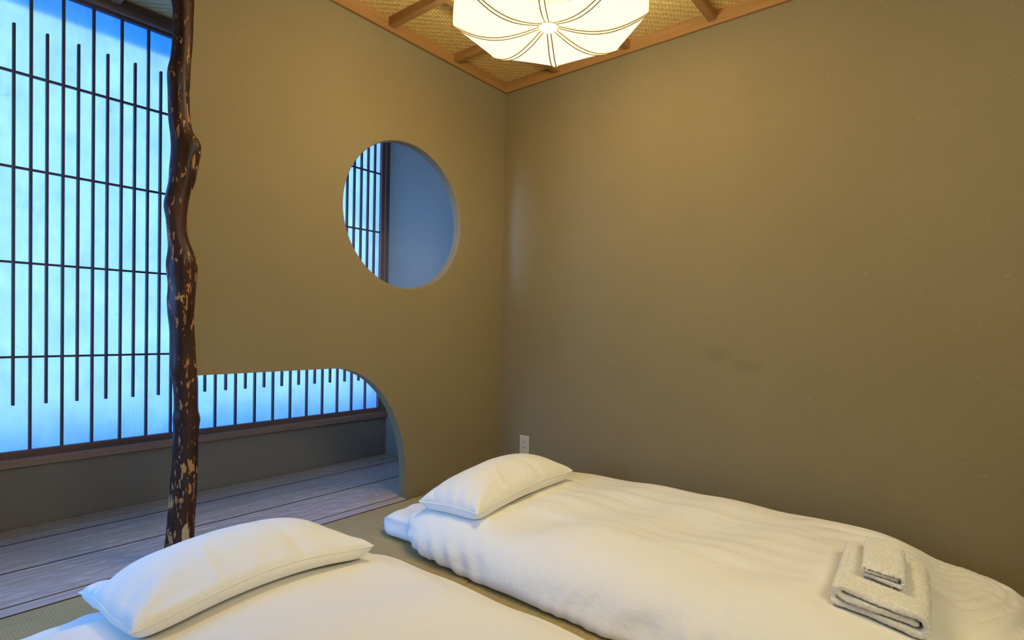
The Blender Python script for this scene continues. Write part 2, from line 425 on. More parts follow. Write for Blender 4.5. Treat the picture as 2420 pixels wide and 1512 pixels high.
# floor under the mats, alcove floor boards as parts
fl = struct(boxo('floor', (XL, 0, YB, YS+.02, -.12, -.034), M['slot']))
def plank_part(name, x0, x1, y0, y1, m, top=0.):
    return boxo(name, (x0, x1, y0, y1, -.033, top), m, fl, bev=.0012)
def hewn_plank(name, x0, x1, y0, y1, depth, m, seed):
    # rows of shallow adze cuts: a dished cell about 6 cm by 3.5 cm, staggered row by row
    r = np.random.RandomState(seed); nx = int((x1-x0)/.0095); ny = max(8, int((y1-y0)/.0075))
    X = np.linspace(x0, x1, nx+1); Y = np.linspace(y0, y1, ny+1); rows = max(2, int(round((y1-y0)/.036))); offs = r.rand(rows+1); lens = .052+.03*r.rand(rows+1)
    V = []; Fc = []
    for i, x in enumerate(X):
        for j, y in enumerate(Y):
            t = (y-y0)/(y1-y0)*rows+.16*math.sin(x*23+y*40); k = min(rows, max(0, int(t))); fy = t-math.floor(t)
            u = (x+.018*math.sin(x*31+k*2.3))/lens[k]+offs[k]; fx_ = u-math.floor(u)
            hh = -depth*(1-(2*fy-1)**2)*(1-abs(2*fx_-1)**2.6)*(.6+.4*math.sin(k*5.1+math.floor(u)*2.7))
            ed = min(1, min(x-x0, x1-x, y-y0, y1-y)/.006); V.append((x, y, hh*ed-.0008*(1-ed)))
    n = ny+1
    for i in range(nx):
        for j in range(ny): Fc.append((i*n+j, (i+1)*n+j, (i+1)*n+j+1, i*n+j+1))
    ring = [i*n for i in range(nx+1)]+[nx*n+j for j in range(1, n)]+[i*n+ny for i in range(nx-1, -1, -1)]+[j for j in range(ny-1, 0, -1)]
    base = len(V)
    for q in ring: V.append((V[q][0], V[q][1], -.033))
    L = len(ring)
    for q in range(L): Fc.append((ring[q], base+q, base+(q+1) % L, ring[(q+1) % L]))
    Fc.append(tuple(base+q for q in range(L)))
    return obj(name, (V, Fc), m, fl, smooth=False)
seams = [.876, .668, .351, .046]
for a, b in zip(seams, seams[1:]):
    hewn_plank('plank', XL+.002, XS-.001, b+.0042, a-.0042, (.0075 if a < .3 else .003), M['plank'], int(a*1000)).data.shade_smooth()
plank_part('border_board', XL+.002, XP-.001, -.018, .0418, M['plank_plain'], top=.0)
plank_part('border_board', XP+.0, XS, T+.001, .0448+.0062, M['plank'], top=-.01) if False else None

for y_ in seams[1:]: boxo('joint', (XL+.003, XS-.001 if y_ > .1 else XP-.001, y_-.0040, y_+.0040, -.033, -.0006), M['joint'], fl)
boxo('joint', (XL+.003, XP-.001, -.0262, -.0182, -.033, -.0006), M['joint'], fl)

# ceiling: boards, battens, cornice
ce = struct(boxo('ceiling', (XL-WT, WT, YB-WT, YS+.25, HP+.012, HP+.06), M['trim']))
xs = [-.44*k for k in range(1, 8)]; ys = [-.39-.4325*k for k in range(0, 8) if -.39-.4325*k > YB+.1]
xe = [0.]+xs+[XL]; ye = [0.]+ys+[YB]
for i in range(len(xe)-1):
    for j in range(len(ye)-1):
        boxo('ceiling_panel', (xe[i+1], xe[i], ye[j+1], ye[j], HP, HP+.008), M['ajiro'], ce)
for i in range(len(xe)-1):
    boxo('ceiling_panel', (xe[i+1], xe[i], T+.0, .46, HP, HP+.008), M['ajiro'], ce)
    boxo('ceiling_panel', (xe[i+1], xe[i], .46, YS, HP, HP+.008), M['ajiro'], ce)
bw = .017
for x in xs: boxo('batten', (x-bw, x+bw, YB, -.0005, HP-.042, HP), M['trim_y'], ce, bev=.0015)
for y in ys:
    for a, b in zip([0.]+xs, xs+[XL]): boxo('batten', (b+(bw if b != XL else 0), a-(bw if a else 0), y-bw, y+bw, HP-.042, HP), M['trim'], ce, bev=.0015)
for x in xs: boxo('batten', (x-bw, x+bw, T if x > -1.75 else 0., YS, HP-.030, HP), M['trim_y'], ce, bev=.0015)
def trimo(name, d, m): return struct(boxo(name, d, m, bev=.002))
trimo('trim_1', (-1.776, 0, -.018, 0, H, HP), M['trim'])
trimo('trim_2', (-.018, 0, YB, -.018, H, HP), M['trim_y'])
trimo('trim_3', (XL, XL+.018, YB, YS, H, HP), M['trim_y'])
trimo('trim_4', (XL, 0, YB, YB+.018, H, HP), M['trim'])
trimo('trim_5', (XS-.018, XS, T, YS-.02, H, HP), M['trim_y'])
trimo('trim_6', (XL, XS, YS-.022, YS+.02, 2.318, HP), M['frame'])     # beam face over the window

# ------------------------------------------------------------------ paper window
wi = struct(empty('window_1', (-1.8, YS, .3)))
def wpart(name, d, m, bev=.0008):
    d = (d[0]+1.8, d[1]+1.8, d[2]-YS, d[3]-YS, d[4]-.3, d[5]-.3)
    o = boxo(name, d, m, wi, bev=bev); return o
GX0, GX1, GZ0, GZ1 = XL+.06, -.234, .3205, 2.288
YP = YS+.036
pap = wpart('paper', (GX0-.01, GX1+.01, YP, YP+.0012, GZ0-.01, GZ1+.01), M['paper'], 0)
wpart('bottom_rail', (XL, -.207, YS+.012, YS+.034, .286, GZ0), M['frame'])
wpart('top_rail', (XL, -.207, YS+.012, YS+.034, GZ1, 2.318), M['frame'])
wpart('stile', (GX1, -.207, YS+.010, YS+.034, GZ0, GZ1), M['frame_z'])
wpart('jamb', (-.207, XS, YS-.002, YS+.045, .291, 2.318), M['frame_z'])
wpart('stile', (XL, GX0, YS+.010, YS+.034, GZ0, GZ1), M['frame_z'])
wpart('sill', (XL, XS, YS-.016, YS+.060, .2557, .291), M['sill'], .0015)
wpart('head_ledge', (XL, XS, YS-.012, YS+.05, 2.302, 2.3195), M['sill'], .001)
fx = [-.333]; 
while fx[-1]-.1068 > GX0+.02: fx.append(fx[-1]-(.1063 if fx[-1] > -1.3 else .1085))
for x in fx: wpart('lattice_bar', (x-.005, x+.005, YP-.018, YP, GZ0, GZ1), M['bar'])
hx = [x+.0535 for x in fx]
for x in hx: wpart('short_bar', (x-.005, x+.005, YP-.018, YP, .514, 2.107), M['bar'])
for z in (.7179, 1.117, 1.5137, 1.9084):
    wpart('cross_bar', (GX0, GX1, YP-.014, YP-.0005, z-.0045, z+.0045), M['bar'], 0)
# unseen sheets added behind the paper to deepen its blue at top and bottom
ext = struct(empty('added_tint_sheets', (0, 0, 0)))
boxo('band_tint_sheet', (XL, .3, YP+.012, YP+.014, 2.192, 2.6), M['film'], ext)
boxo('lower_tint_sheet', (XL-.3, .3, YP+.13, YP+.134, -.1, .42), M['film_pale'], ext)

# ------------------------------------------------------------------ rush mats
mx = [-.002, -.865, -1.730, -2.595, XL]; my = [-.0265, -.887, -1.752, -2.617, YB]
TL = {(0, 0): 'small visible patch of yellow rush mat in the corner behind the far mattress head',
      (1, 0): 'pale fine-ribbed rush floor mat between the two bedding heads, against the alcove board',
      (1, 1): 'golden rush floor mat seen in the strip between the two white bedding sets',
      (2, 0): 'ribbed rush floor mat beside the alcove board left of the near pillow',
      (0, 2): 'golden rush floor mat at the foot of the far bedding by the right wall'}
for i in range(4):
    for j in range(4):
        ax = 'mat_y' if (i+j) % 2 == 0 else 'mat_x'
        c = ((mx[i]+mx[i+1])/2, (my[j]+my[j+1])/2)
        hw, hd = (mx[i]-mx[i+1])/2-.0012, (my[j]-my[j+1])/2-.0012
        o = boxo('tatami_mat', (-hw, hw, -hd, hd, -.033, 0), M[ax], None, bev=.0025); o.location = (c[0], c[1], 0)
        lab = TL.get((i, j))
        if lab is None: lab = 'plain rush floor mat mostly hidden under or in front of the white bedding'
        tag(o, lab, 'floor mat', 'square rush mats laid in alternating directions')

# ------------------------------------------------------------------ bark post
PX = [(0,405,462.6),(26,410.3,462.4),(66,409.7,461.6),(106,408.4,460),(146,403.6,455.8),(160,399,455),(177,397,454),(212,399,452.6),(260,399.7,452.6),
(290,401,455.8),(312,404,460.5),(330,405.5,475),(342,406,479.6),(355,406,478),(373,405,476),(398,402,472),(430,401,465.9),(450,397,456.7),(470,394,451),
(488,392,448),(510,395,445.8),(535,396.5,445.8),(560,398,448),(580,399.5,453.7),(600,398,462),(618,394,468),(640,394,469),(665,398,467),(690,398,465),
(705,395.6,464),(740,398,462),(775,402.6,462),(830,405,465),(855,404,466),(870,403,468),(900,410,470.5),(940,412,470.5),(975,412,470.5),(985,408,474),
(1005,411,473),(1040,409.5,471),(1085,408,470),(1130,403,468),(1175,400,467),(1220,396,463),(1260,393.5,462),(1288,390,461)]
CV = np.array([-2.5778, -2.1908, .8849]); Fv = np.array(fw); Rv = np.array(R2); Uv = np.array(U2)
def on_y(px, py, Y):
    d = Fv + Rv*(px-1210-2.97)/F_PX - Uv*(py-756-43.36)/F_PX; return CV + d*(Y-CV[1])/d[1]
def post():
    YC = .012; rows = []
    for y, l, r in PX:
        a = on_y(l, y, YC); b = on_y(r, y, YC)
        # the silhouette is cut by slanted sight lines: narrow the true width by the sight angle
        wv = (b[0]-a[0]); ang = math.atan2((a[0]+b[0])/2-CV[0], YC-CV[1]); rows.append(((a[2]+b[2])/2, (a[0]+b[0])/2, wv/2*math.cos(ang)))
    rows.sort(); z = np.array([q[0] for q in rows]); cx = np.array([q[1] for q in rows]); rr = np.array([q[2] for q in rows])
    Z = np.linspace(-.0, HP-.0, 260); C = np.interp(Z, z, cx); Rr = np.interp(Z, z, rr)
    k = np.array([.25, .5, .25])
    for _ in range(2):
        C[1:-1] = np.convolve(C, k, 'valid'); Rr[1:-1] = np.convolve(Rr, k, 'valid')
    C[Z > z.max()] += .02*(Z[Z > z.max()]-z.max())
    seg = 56; V = []; Fc = []
    lumps = [(1.515, -1.15, .016, .05, .5), (1.22, -2.6, .010, .07, .6), (1.12, -1.0, .007, .05, .5), (1.75, -2.7, .008, .03, .5), (.52, -.6, .006, .02, .8), (.93, -1.9, .006, .05, .6), (1.3, 2.8, .008, .05, .6), (.7, -2.9, .006, .06, .6), (.3, -1.3, .005, .06, .6)]
    ph = rng.rand(6)*6.28
    for i, zz in enumerate(Z):
        for s in range(seg):
            a = 2*PI*s/seg; r = Rr[i]
            r *= 1 + .018*math.sin(3*a+ph[0]+zz*3.1) + .015*math.sin(5*a+ph[1]-zz*7) + .012*math.sin(9*a+ph[2]+zz*15)
            for lz, la, amp, sz, sa in lumps:
                da = (a-la+PI) % (2*PI)-PI
                r += amp*.55*math.exp(-((zz-lz)/sz)**2-(da/sa)**2)
            V.append((C[i]+r*math.cos(a), YC+.010+r*math.sin(a), zz))
    for i in range(len(Z)-1):
        for s in range(seg):
            t = (s+1) % seg; Fc.append((i*seg+s, i*seg+t, (i+1)*seg+t, (i+1)*seg+s))
    Fc.append(tuple(range(seg))[::-1]); Fc.append(tuple((len(Z)-1)*seg+s for s in range(seg)))
    o = obj('bark_post', (V, Fc), M['bark'], smooth=True)
    return tag(o, 'dark knotty polished log post with tan flecks standing at the alcove edge', 'post')
post()

# ------------------------------------------------------------------ ceiling lamp
def lamp():
    cx, cy, zr = LAMP_C; R = LAMP_R
    root = empty('pendant_lamp', (cx, cy, HP))
    tag(root, 'glowing octagonal paper pendant lamp with curved brown ribs under the ceiling', 'lamp')
    a0 = math.radians(30.); dz = zr-HP
    def prof(t):   # bottom profile: dimpled at the cap, lowest half way out, up to the rim
        return -.030-.034*math.sin(PI*min(1, max(0, (t-.08)/.92)*.93)**1.0)*1. + .030*max(0, t)**3.2
    def P(t, a):   # a: angle in octagon; chord distance
        k = round((a-a0)/(PI/4)-.5); mid = a0+(k+.5)*PI/4
        rr = R*t*math.cos(PI/8)/math.cos(a-mid)
        frac = abs((a-mid)/(PI/8)); z = prof(t)
        z += .006*(1-frac**2)*math.sin(PI*t)       # panels pull in slightly between ribs
        return rr*math.cos(a), rr*math.sin(a), dz+z
    NA = 96; V = []; Fc = []
    ts = [.10]+[.10+.9*i/22 for i in range(1, 23)]
    ringz = []
    for t in ts:
        for s in range(NA): V.append(P(t, a0+2*PI*s/NA))
    up_ = [(.006, 1.003), (.02, 1.004), (.06, 1.0), (.12, .99), (.18, .965), (.22, .93)]
    for h, k in up_:
        for s in range(NA):
            x, y, z = P(1., a0+2*PI*s/NA); V.append((x*k, y*k, z+h))
    nr = len(ts)+len(up_)
    for i in range(nr-1):
        for s in range(NA):
            t = (s+1) % NA; Fc.append((i*NA+s, (i+1)*NA+s, (i+1)*NA+t, i*NA+t))
    sh = obj('lamp_shade', (V, Fc), M['shade'], root, smooth=True)
    # eight ribs, each edged by two cords
    for k in range(8):
        a = a0+k*PI/4; hw = .0075; VV = []; FF = []
        for sg in (-1, 1):
            pts = []
            for t in [.10+.9*i/26 for i in range(27)]:
                x, y, z = P(t, a); ww = hw*(.55+.45*math.sin(PI*min(1, t*1.0)))+(.001)
                pts.append((x-math.sin(a)*sg*ww, y+math.cos(a)*sg*ww, z-.002))
            for h, kk in up_: pts.append((math.cos(a)*R*kk-math.sin(a)*sg*.006, math.sin(a)*R*kk+math.cos(a)*sg*.006, P(1., a)[2]+h))
            v, f = tube(pts, .0021, 5); o = len(VV); VV += v; FF += [tuple(i+o for i in q) for q in f]
        obj('rib', (VV, FF), M['cord'], root, smooth=True)
    # rim hoop at the top
    pts = []
    for s in range(64):
        x, y, z = P(1., a0+2*PI*s/64); pts.append((x*.93, y*.93, z+.22))
    v, f = tube(pts, .004, 6, True); obj('top_hoop', (v, f), M['cord'], root, smooth=True)
    # cap
    bm = bmesh.new(); bmesh.ops.create_uvsphere(bm, u_segments=32, v_segments=12, radius=1)
    for q in bm.verts: q.co = Vector((q.co.x*.034, q.co.y*.034, dz+prof(.1)-.001+q.co.z*.010))
    obj('cap', bm, M['cap'], root, smooth=True)
    pts = [(.0355*math.cos(2*PI*s/8+a0+PI/8), .0355*math.sin(2*PI*s/8+a0+PI/8), dz+prof(.1)-.001) for s in range(8)]
    v, f = tube(pts, .0016, 6, True); obj('cap_ring', (v, f), M['cord'], root)
    # spider, cord, canopy
    VV, FF = [], []
    for k in range(4):
        a = a0+k*PI/2; v, f = tube([(0, 0, dz+.24), (R*.93*math.cos(a), R*.93*math.sin(a), dz+.22)], .002, 5)
        o = len(VV); VV += v; FF += [tuple(i+o for i in q) for q in f]
    obj('frame', (VV, FF), M['cord'], root)
    v, f = tube([(0, 0, dz+.12), (0, 0, -.02)], .004, 8); obj('cord', (v, f), M['black'], root)
    v, f = tube([(0, 0, -.022), (0, 0, -.001)], .045, 24); obj('canopy', (v, f), M['trim'], root)
    for k in range(12):
        a = 2*PI*k/12+.1; rr = .19 if k % 2 else .11
        l = bpy.data.lights.new('bulb', 'SPOT' if k % 2 else 'POINT'); l.energy = LAMP_W/12*(3.2 if k % 2 else 4.4)
        if k % 2: l.spot_size = math.radians(172); l.spot_blend = 1.0
        l.use_shadow = True; l.color = (1., .94, .63); l.shadow_soft_size = 0.045
        b = bpy.data.objects.new('bulb', l); COL.objects.link(b); b.parent = root
        b.location = (rr*math.cos(a), rr*math.sin(a), dz+.10)
lamp()

# ------------------------------------------------------------------ wall outlet
def outlet():
    y0, y1, z0, z1 = -.236, -.168, .139, .249
    yc, zc = (y0+y1)/2, (z0+z1)/2
    root = empty('wall_outlet', (0, yc, zc)); tag(root, 'small ivory double socket plate low on the right wall beside the corner', 'outlet')
    hw, hh = (y1-y0)/2, (z1-z0)/2
    obj('cover_plate', box(bmesh.new(), -.0075, 0, -hw, hw, -hh, hh, bev=.002), M['plastic'], root)
    obj('socket_face', box(bmesh.new(), -.0088, -.006, -.016, .016, -.032, .034, bev=.0008), M['plastic'], root)
    for dz in (.017, -.014):
        for dy in (-.006, .006):
            obj('slot', box(bmesh.new(), -.0092, -.008, dy-.0013, dy+.0013, dz-.0065, dz+.0065), M['slot'], root)
outlet()

# ================================================================== SOFT THINGS
class Bag:
    """two square sheets sewn round the border, filled and dropped: a small position-based cloth"""
    def __init__(s, nx, ny, w, l, origin, rot=0., z0=.2, tmax=.06, fill=1., seed=1, corner=0., slack=1., gather=1., edge=.10):
        s.nx, s.ny = nx, ny; s.r = np.random.RandomState(seed)
        u, v = np.meshgrid(np.linspace(0, 1, nx), np.linspace(0, 1, ny), indexing='ij'); s.u, s.v = u, v
        e = np.clip(np.minimum(np.minimum(u, 1-u)*w, np.minimum(v, 1-v)*l)/edge, 0, 1)
        P = np.zeros((2, nx, ny, 3)); c, sn = math.cos(rot), math.sin(rot)
        X = (u-.5)*w; Y = (v-.5)*l
        for k in (0, 1):
            P[k, :, :, 0] = origin[0]+c*X-sn*Y; P[k, :, :, 1] = origin[1]+sn*X+c*Y
            P[k, :, :, 2] = z0+(1 if k == 0 else -1)*.012*e + s.r.randn(nx, ny)*.0012*(e > 0)
        if corner:      # round the corners off
            for k in (0, 1):
                a = np.abs(X)-(w/2-corner); b_ = np.abs(Y)-(l/2-corner); m_ = (a > 0) & (b_ > 0)
                q = np.maximum(a, b_)/np.maximum(np.hypot(a, b_), 1e-6); q = np.where(m_, 1+(q-1)*np.clip(np.maximum(a, b_)/corner, 0, 1), 1)
                X2 = np.where(m_, np.sign(X)*(w/2-corner+a*q), X); Y2 = np.where(m_, np.sign(Y)*(l/2-corner+b_*q), Y)
                P[k, :, :, 0] = origin[0]+c*X2-sn*Y2; P[k, :, :, 1] = origin[1]+sn*X2+c*Y2
        s.P = P; s.V = np.zeros_like(P)
        Q = P[0, :, :, :2]; ln = lambda a, b: np.sqrt(((a-b)**2).sum(-1, keepdims=True))
        s.Lx = ln(Q[1:], Q[:-1])*slack; s.Ly = ln(Q[:, 1:], Q[:, :-1])*slack
        s.La = ln(Q[1:, 1:], Q[:-1, :-1])*slack; s.Lb = ln(Q[1:, :-1], Q[:-1, 1:])*slack
        s.Lx2 = ln(Q[2:], Q[:-2])*slack; s.Ly2 = ln(Q[:, 2:], Q[:, :-2])*slack
        for k_ in (0, -1): s.Lx[:, k_] *= gather/slack; s.Ly[k_, :] *= gather/slack
        s.tmax = tmax*np.sqrt(np.clip(e*1.0, 0, 1)) if np.ndim(tmax) == 0 else tmax
        s.fill = fill; s.sew()
    def sew(s):
        P = s.P; m = .5*(P[0]+P[1])
        for sl in (np.s_[0, :], np.s_[-1, :], np.s_[:, 0], np.s_[:, -1]):
            P[0][sl] = m[sl]; P[1][sl] = m[sl]
    @staticmethod
    def con(A, B, L, k, only=None):
        d = B-A; n = np.sqrt((d*d).sum(-1, keepdims=True))+1e-9; c = (n-L)/n*.5*k
        if only == 'stretch': c = np.maximum(c, 0)
        if only == 'push': c = np.minimum(c, 0)
        d *= c; A += d; B -= d
    def relax(s, kb=.15, ks=.5):
        P = s.P
        for o in (0, 1):
            n = (s.nx-o)//2*2; s.con(P[:, o:o+n:2], P[:, o+1:o+n:2], s.Lx[o:o+n:2], 1.)
            n = (s.ny-o)//2*2; s.con(P[:, :, o:o+n:2], P[:, :, o+1:o+n:2], s.Ly[:, o:o+n:2], 1.)
        for o in (0, 1):
            n = (s.nx-o)//2*2
            s.con(P[:, o:o+n:2, :-1], P[:, o+1:o+n:2, 1:], s.La[o:o+n:2], ks); s.con(P[:, o:o+n:2, 1:], P[:, o+1:o+n:2, :-1], s.Lb[o:o+n:2], ks)
        if kb:
            for o in range(4):
                a = P[:, o:-2:4]; s.con(a, P[:, o+2::4][:, :a.shape[1]], s.Lx2[o::4], kb, 'push')
                a = P[:, :, o:-2:4]; s.con(a, P[:, :, o+2::4][:, :, :a.shape[2]], s.Ly2[:, o::4], kb, 'push')
        s.con(P[0], P[1], s.tmax[..., None]+1e-4, .8, 'stretch')
        s.sew()
    def step(s, dt, press, ground, g=-9.8, it=6, kb=.15, damp=.985, minth=.004, wall=None, fric=.6, ks=.5):
        P = s.P; N = np.zeros_like(P)
        a = P[:, 2:, 1:-1]-P[:, :-2, 1:-1]; b = P[:, 1:-1, 2:]-P[:, 1:-1, :-2]
        n = np.cross(a, b); n /= np.linalg.norm(n, axis=-1, keepdims=True)+1e-9
        N[0, 1:-1, 1:-1] = n[0]; N[1, 1:-1, 1:-1] = -n[1]
        s.V[..., 2] += g*dt; s.V += N*press*dt*s.fill; s.V *= damp
        old = P.copy(); P += s.V*dt
        for k in range(it):
            s.relax(kb, ks)
            h = ground(P[..., 0], P[..., 1]); pen = h-P[..., 2]; hit = pen > 0
            P[..., 2] = np.where(hit, h, P[..., 2])
            if wall is not None: P[..., 0] = np.minimum(P[..., 0], wall)
            low = P[0, 1:-1, 1:-1, 2] < P[1, 1:-1, 1:-1, 2]+minth
            P[0, 1:-1, 1:-1, 2] = np.where(low, P[1, 1:-1, 1:-1, 2]+minth, P[0, 1:-1, 1:-1, 2])
            if k == it-1:
                P[..., 0] = np.where(hit, P[..., 0]*(1-fric)+old[..., 0]*fric, P[..., 0]); P[..., 1] = np.where(hit, P[..., 1]*(1-fric)+old[..., 1]*fric, P[..., 1])
        s.V = np.clip((P-old)/dt, -3, 3)
    def mesh(s):
        nx, ny = s.nx, s.ny; idx = np.zeros((2, nx, ny), int); V = []
        n = nx*ny; idx[0] = np.arange(n).reshape(nx, ny); inner = np.zeros((nx, ny), bool); inner[1:-1, 1:-1] = True
        idx[1] = idx[0]; idx[1][inner] = n+np.arange(inner.sum())
        V = np.concatenate([s.P[0].reshape(-1, 3), s.P[1][inner]]); F = []
        for k in (0, 1):
            a, b, c, d = idx[k][:-1, :-1], idx[k][1:, :-1], idx[k][1:, 1:], idx[k][:-1, 1:]
            q = np.stack([a, b, c, d] if k == 0 else [d, c, b, a], -1).reshape(-1, 4); F += q.tolist()
        return V, F
    def border(s, step=1):
        P = s.P[0]; L = list(P[:-1, 0])+list(P[-1, :-1])+list(P[:0:-1, -1])+list(P[0, :0:-1]); return L[::step]
    def heightfield(s, x0, y0, x1, y1, res=.012):
        nx = int((x1-x0)/res)+1; ny = int((y1-y0)/res)+1; Hh = np.full((nx, ny), -1.)
        P = s.P[0]; fine = []
        for a in (0, .25, .5, .75):
            for b in (0, .25, .5, .75):
                fine.append(((P[:-1, :-1]*(1-a)+P[1:, :-1]*a)*(1-b)+(P[:-1, 1:]*(1-a)+P[1:, 1:]*a)*b).reshape(-1, 3))
        Q = np.concatenate(fine); i = np.round((Q[:, 0]-x0)/res).astype(int); j = np.round((Q[:, 1]-y0)/res).astype(int)
        ok = (i >= 0) & (i < nx) & (j >= 0) & (j < ny); np.maximum.at(Hh, (i[ok], j[ok]), Q[ok, 2])
        def f(X, Y):
            i = np.clip(((X-x0)/res), 0, nx-1.001); j = np.clip(((Y-y0)/res), 0, ny-1.001); i0 = i.astype(int); j0 = j.astype(int); a = i-i0; b = j-j0
            h = (Hh[i0, j0]*(1-a)+Hh[i0+1, j0]*a)*(1-b)+(Hh[i0, j0+1]*(1-a)+Hh[i0+1, j0+1]*a)*b
            return h
        return f
def soft(name, bag, m, parent=None, sub=1):
    o = obj(name, bag.mesh(), m, parent, smooth=True)
    md = o.modifiers.new('smooth', 'SUBSURF'); md.levels = sub; md.render_levels = sub; return o

def slab(x0, x1, y0, y1, h, e=.035):
    """height of a soft-edged slab on the floor"""
    def f(X, Y):
        d = np.minimum(np.minimum(X-x0, x1-X), np.minimum(Y-y0, y1-Y))
        t = np.clip(d/e, 0, 1); return np.where(d > 0, h*(.35+.65*np.sqrt(1-(1-t)**2)), 0.0)
    return f
def mattress(name, x0, x1, y0, y1, h, label, seed):
    nx, ny, nz = 40, 76, 7; r = np.random.RandomState(seed); V = []; idx = {}; Fc = []
    cx, cy = (x0+x1)/2, (y0+y1)/2; hx_, hy_ = (x1-x0)/2, (y1-y0)/2
    ph = r.rand(8)*6.28
    bm = bmesh.new()
    def pt(i, j, k):
        a, b, c = 2*i/nx-1, 2*j/ny-1, 2*k/nz-1
        # round the box into a padded slab
        rad = .046
        X, Y, Z = a*hx_, b*hy_, c*h/2
        qx, qy, qz = [max(-m_, min(m_, v)) for v, m_ in ((X, hx_-rad), (Y, hy_-rad), (Z, max(h/2-rad, 0)))]
        dv = Vector((X-qx, Y-qy, Z-qz)); L = dv.length
        if L > 1e-9: dv = dv.normalized()*rad*min(1, max(abs(X-qx), abs(Y-qy), abs(Z-qz))/rad)
        X, Y, Z = qx+dv.x, qy+dv.y, qz+dv.z
        edge = math.exp(-((hy_-abs(Y))/.06)**2)+math.exp(-((hx_-abs(X))/.06)**2)
        wv = .004*math.sin(X*31+ph[0]+2*math.sin(Z*40))+.003*math.sin(Y*23+ph[1])+.0035*math.sin(X*67+ph[2]+3*Z*20)
        s_ = 1+.0*edge
        k2 = edge*wv
        return (cx+X+(k2 if abs(X) > hx_-.08 else 0), cy+Y+(k2*1.2 if abs(Y) > hy_-.08 else 0), h/2+Z+(wv*.8 if Z > 0 else 0)*.6)
    def key(i, j, k):
        if (i, j, k) not in idx: idx[(i, j, k)] = bm.verts.new(pt(i, j, k))
        return idx[(i, j, k)]
    for i in range(nx):
        for j in range(ny):
            for k in (0, nz): bm.faces.new([key(*q) for q in ((i, j, k), (i+1, j, k), (i+1, j+1, k), (i, j+1, k))])
    for k in range(nz):
        for i in range(nx):
            for j in (0, ny): bm.faces.new([key(*q) for q in ((i, j, k), (i+1, j, k), (i+1, j, k+1), (i, j, k+1))])
        for j in range(ny):
            for i in (0, nx): bm.faces.new([key(*q) for q in ((i, j, k), (i, j+1, k), (i, j+1, k+1), (i, j, k+1))])
    o = obj(name, bm, M['mattress'], smooth=True); md = o.modifiers.new('smooth', 'SUBSURF'); md.levels = 1; md.render_levels = 1
    return tag(o, label, 'mattress', 'floor mattresses')

MA = (-1.125, -.14, -2.10, -.302, .098); MB_ = (-2.43, -1.47, -2.30, -.375, .098)
mattress('floor_mattress', *MA, 'white padded floor mattress under the far duvet beside the right wall, blue-lit head end showing', 3)
mattress('floor_mattress', *MB_, 'white padded floor mattress under the near duvet, head end showing at the bottom left', 4)

def duvet(ma, x0, x1, y0, y1, seed, label, wall, rot=0., deform=None, corner=.10):
    g0 = slab(*ma[:4], ma[4]+.006, .07)
    ground = lambda X, Y: np.maximum(g0(X, Y), .003)
    w, l = x1-x0, y1-y0; nx, ny = 92, 140
    b = Bag(nx, ny, w, l, ((x0+x1)/2, (y0+y1)/2), rot, .15, .085, 1., seed, corner=corner, slack=1.03, gather=.93, edge=.05)
    u, v = b.u, b.v
    e = np.clip(np.minimum(np.minimum(u, 1-u)*w, np.minimum(v, 1-v)*l)/.12, 0, 1)
    b.tmax = .080*np.sqrt(1-(1-e)**2)*(1+.16*np.sin(u*PI*4+1.)*np.sin(v*8+.5)+.14*np.sin(v*21+u*6)*(u < .35)+.08*np.sin(v*37+u*11))
    for i in range(140):
        b.step(.012, 40 if i < 100 else 24, ground, it=5, kb=.10, wall=wall, fric=.2 if i < 90 else .6)
    for i in range(25): b.step(.008, 20, ground, it=6, kb=.12, damp=.9, wall=wall, fric=.7)
    if deform: deform(b)
    o = soft('duvet', b, M['sheet']); tag(o, label, 'duvet', 'white duvets')
    return o, b
TOWEL = (-.735, -2.035, .160, .15)      # centre, height and slope of the patch the towels press flat
def towel_plane(X, Y): return TOWEL[2]+TOWEL[3]*(Y-TOWEL[1])
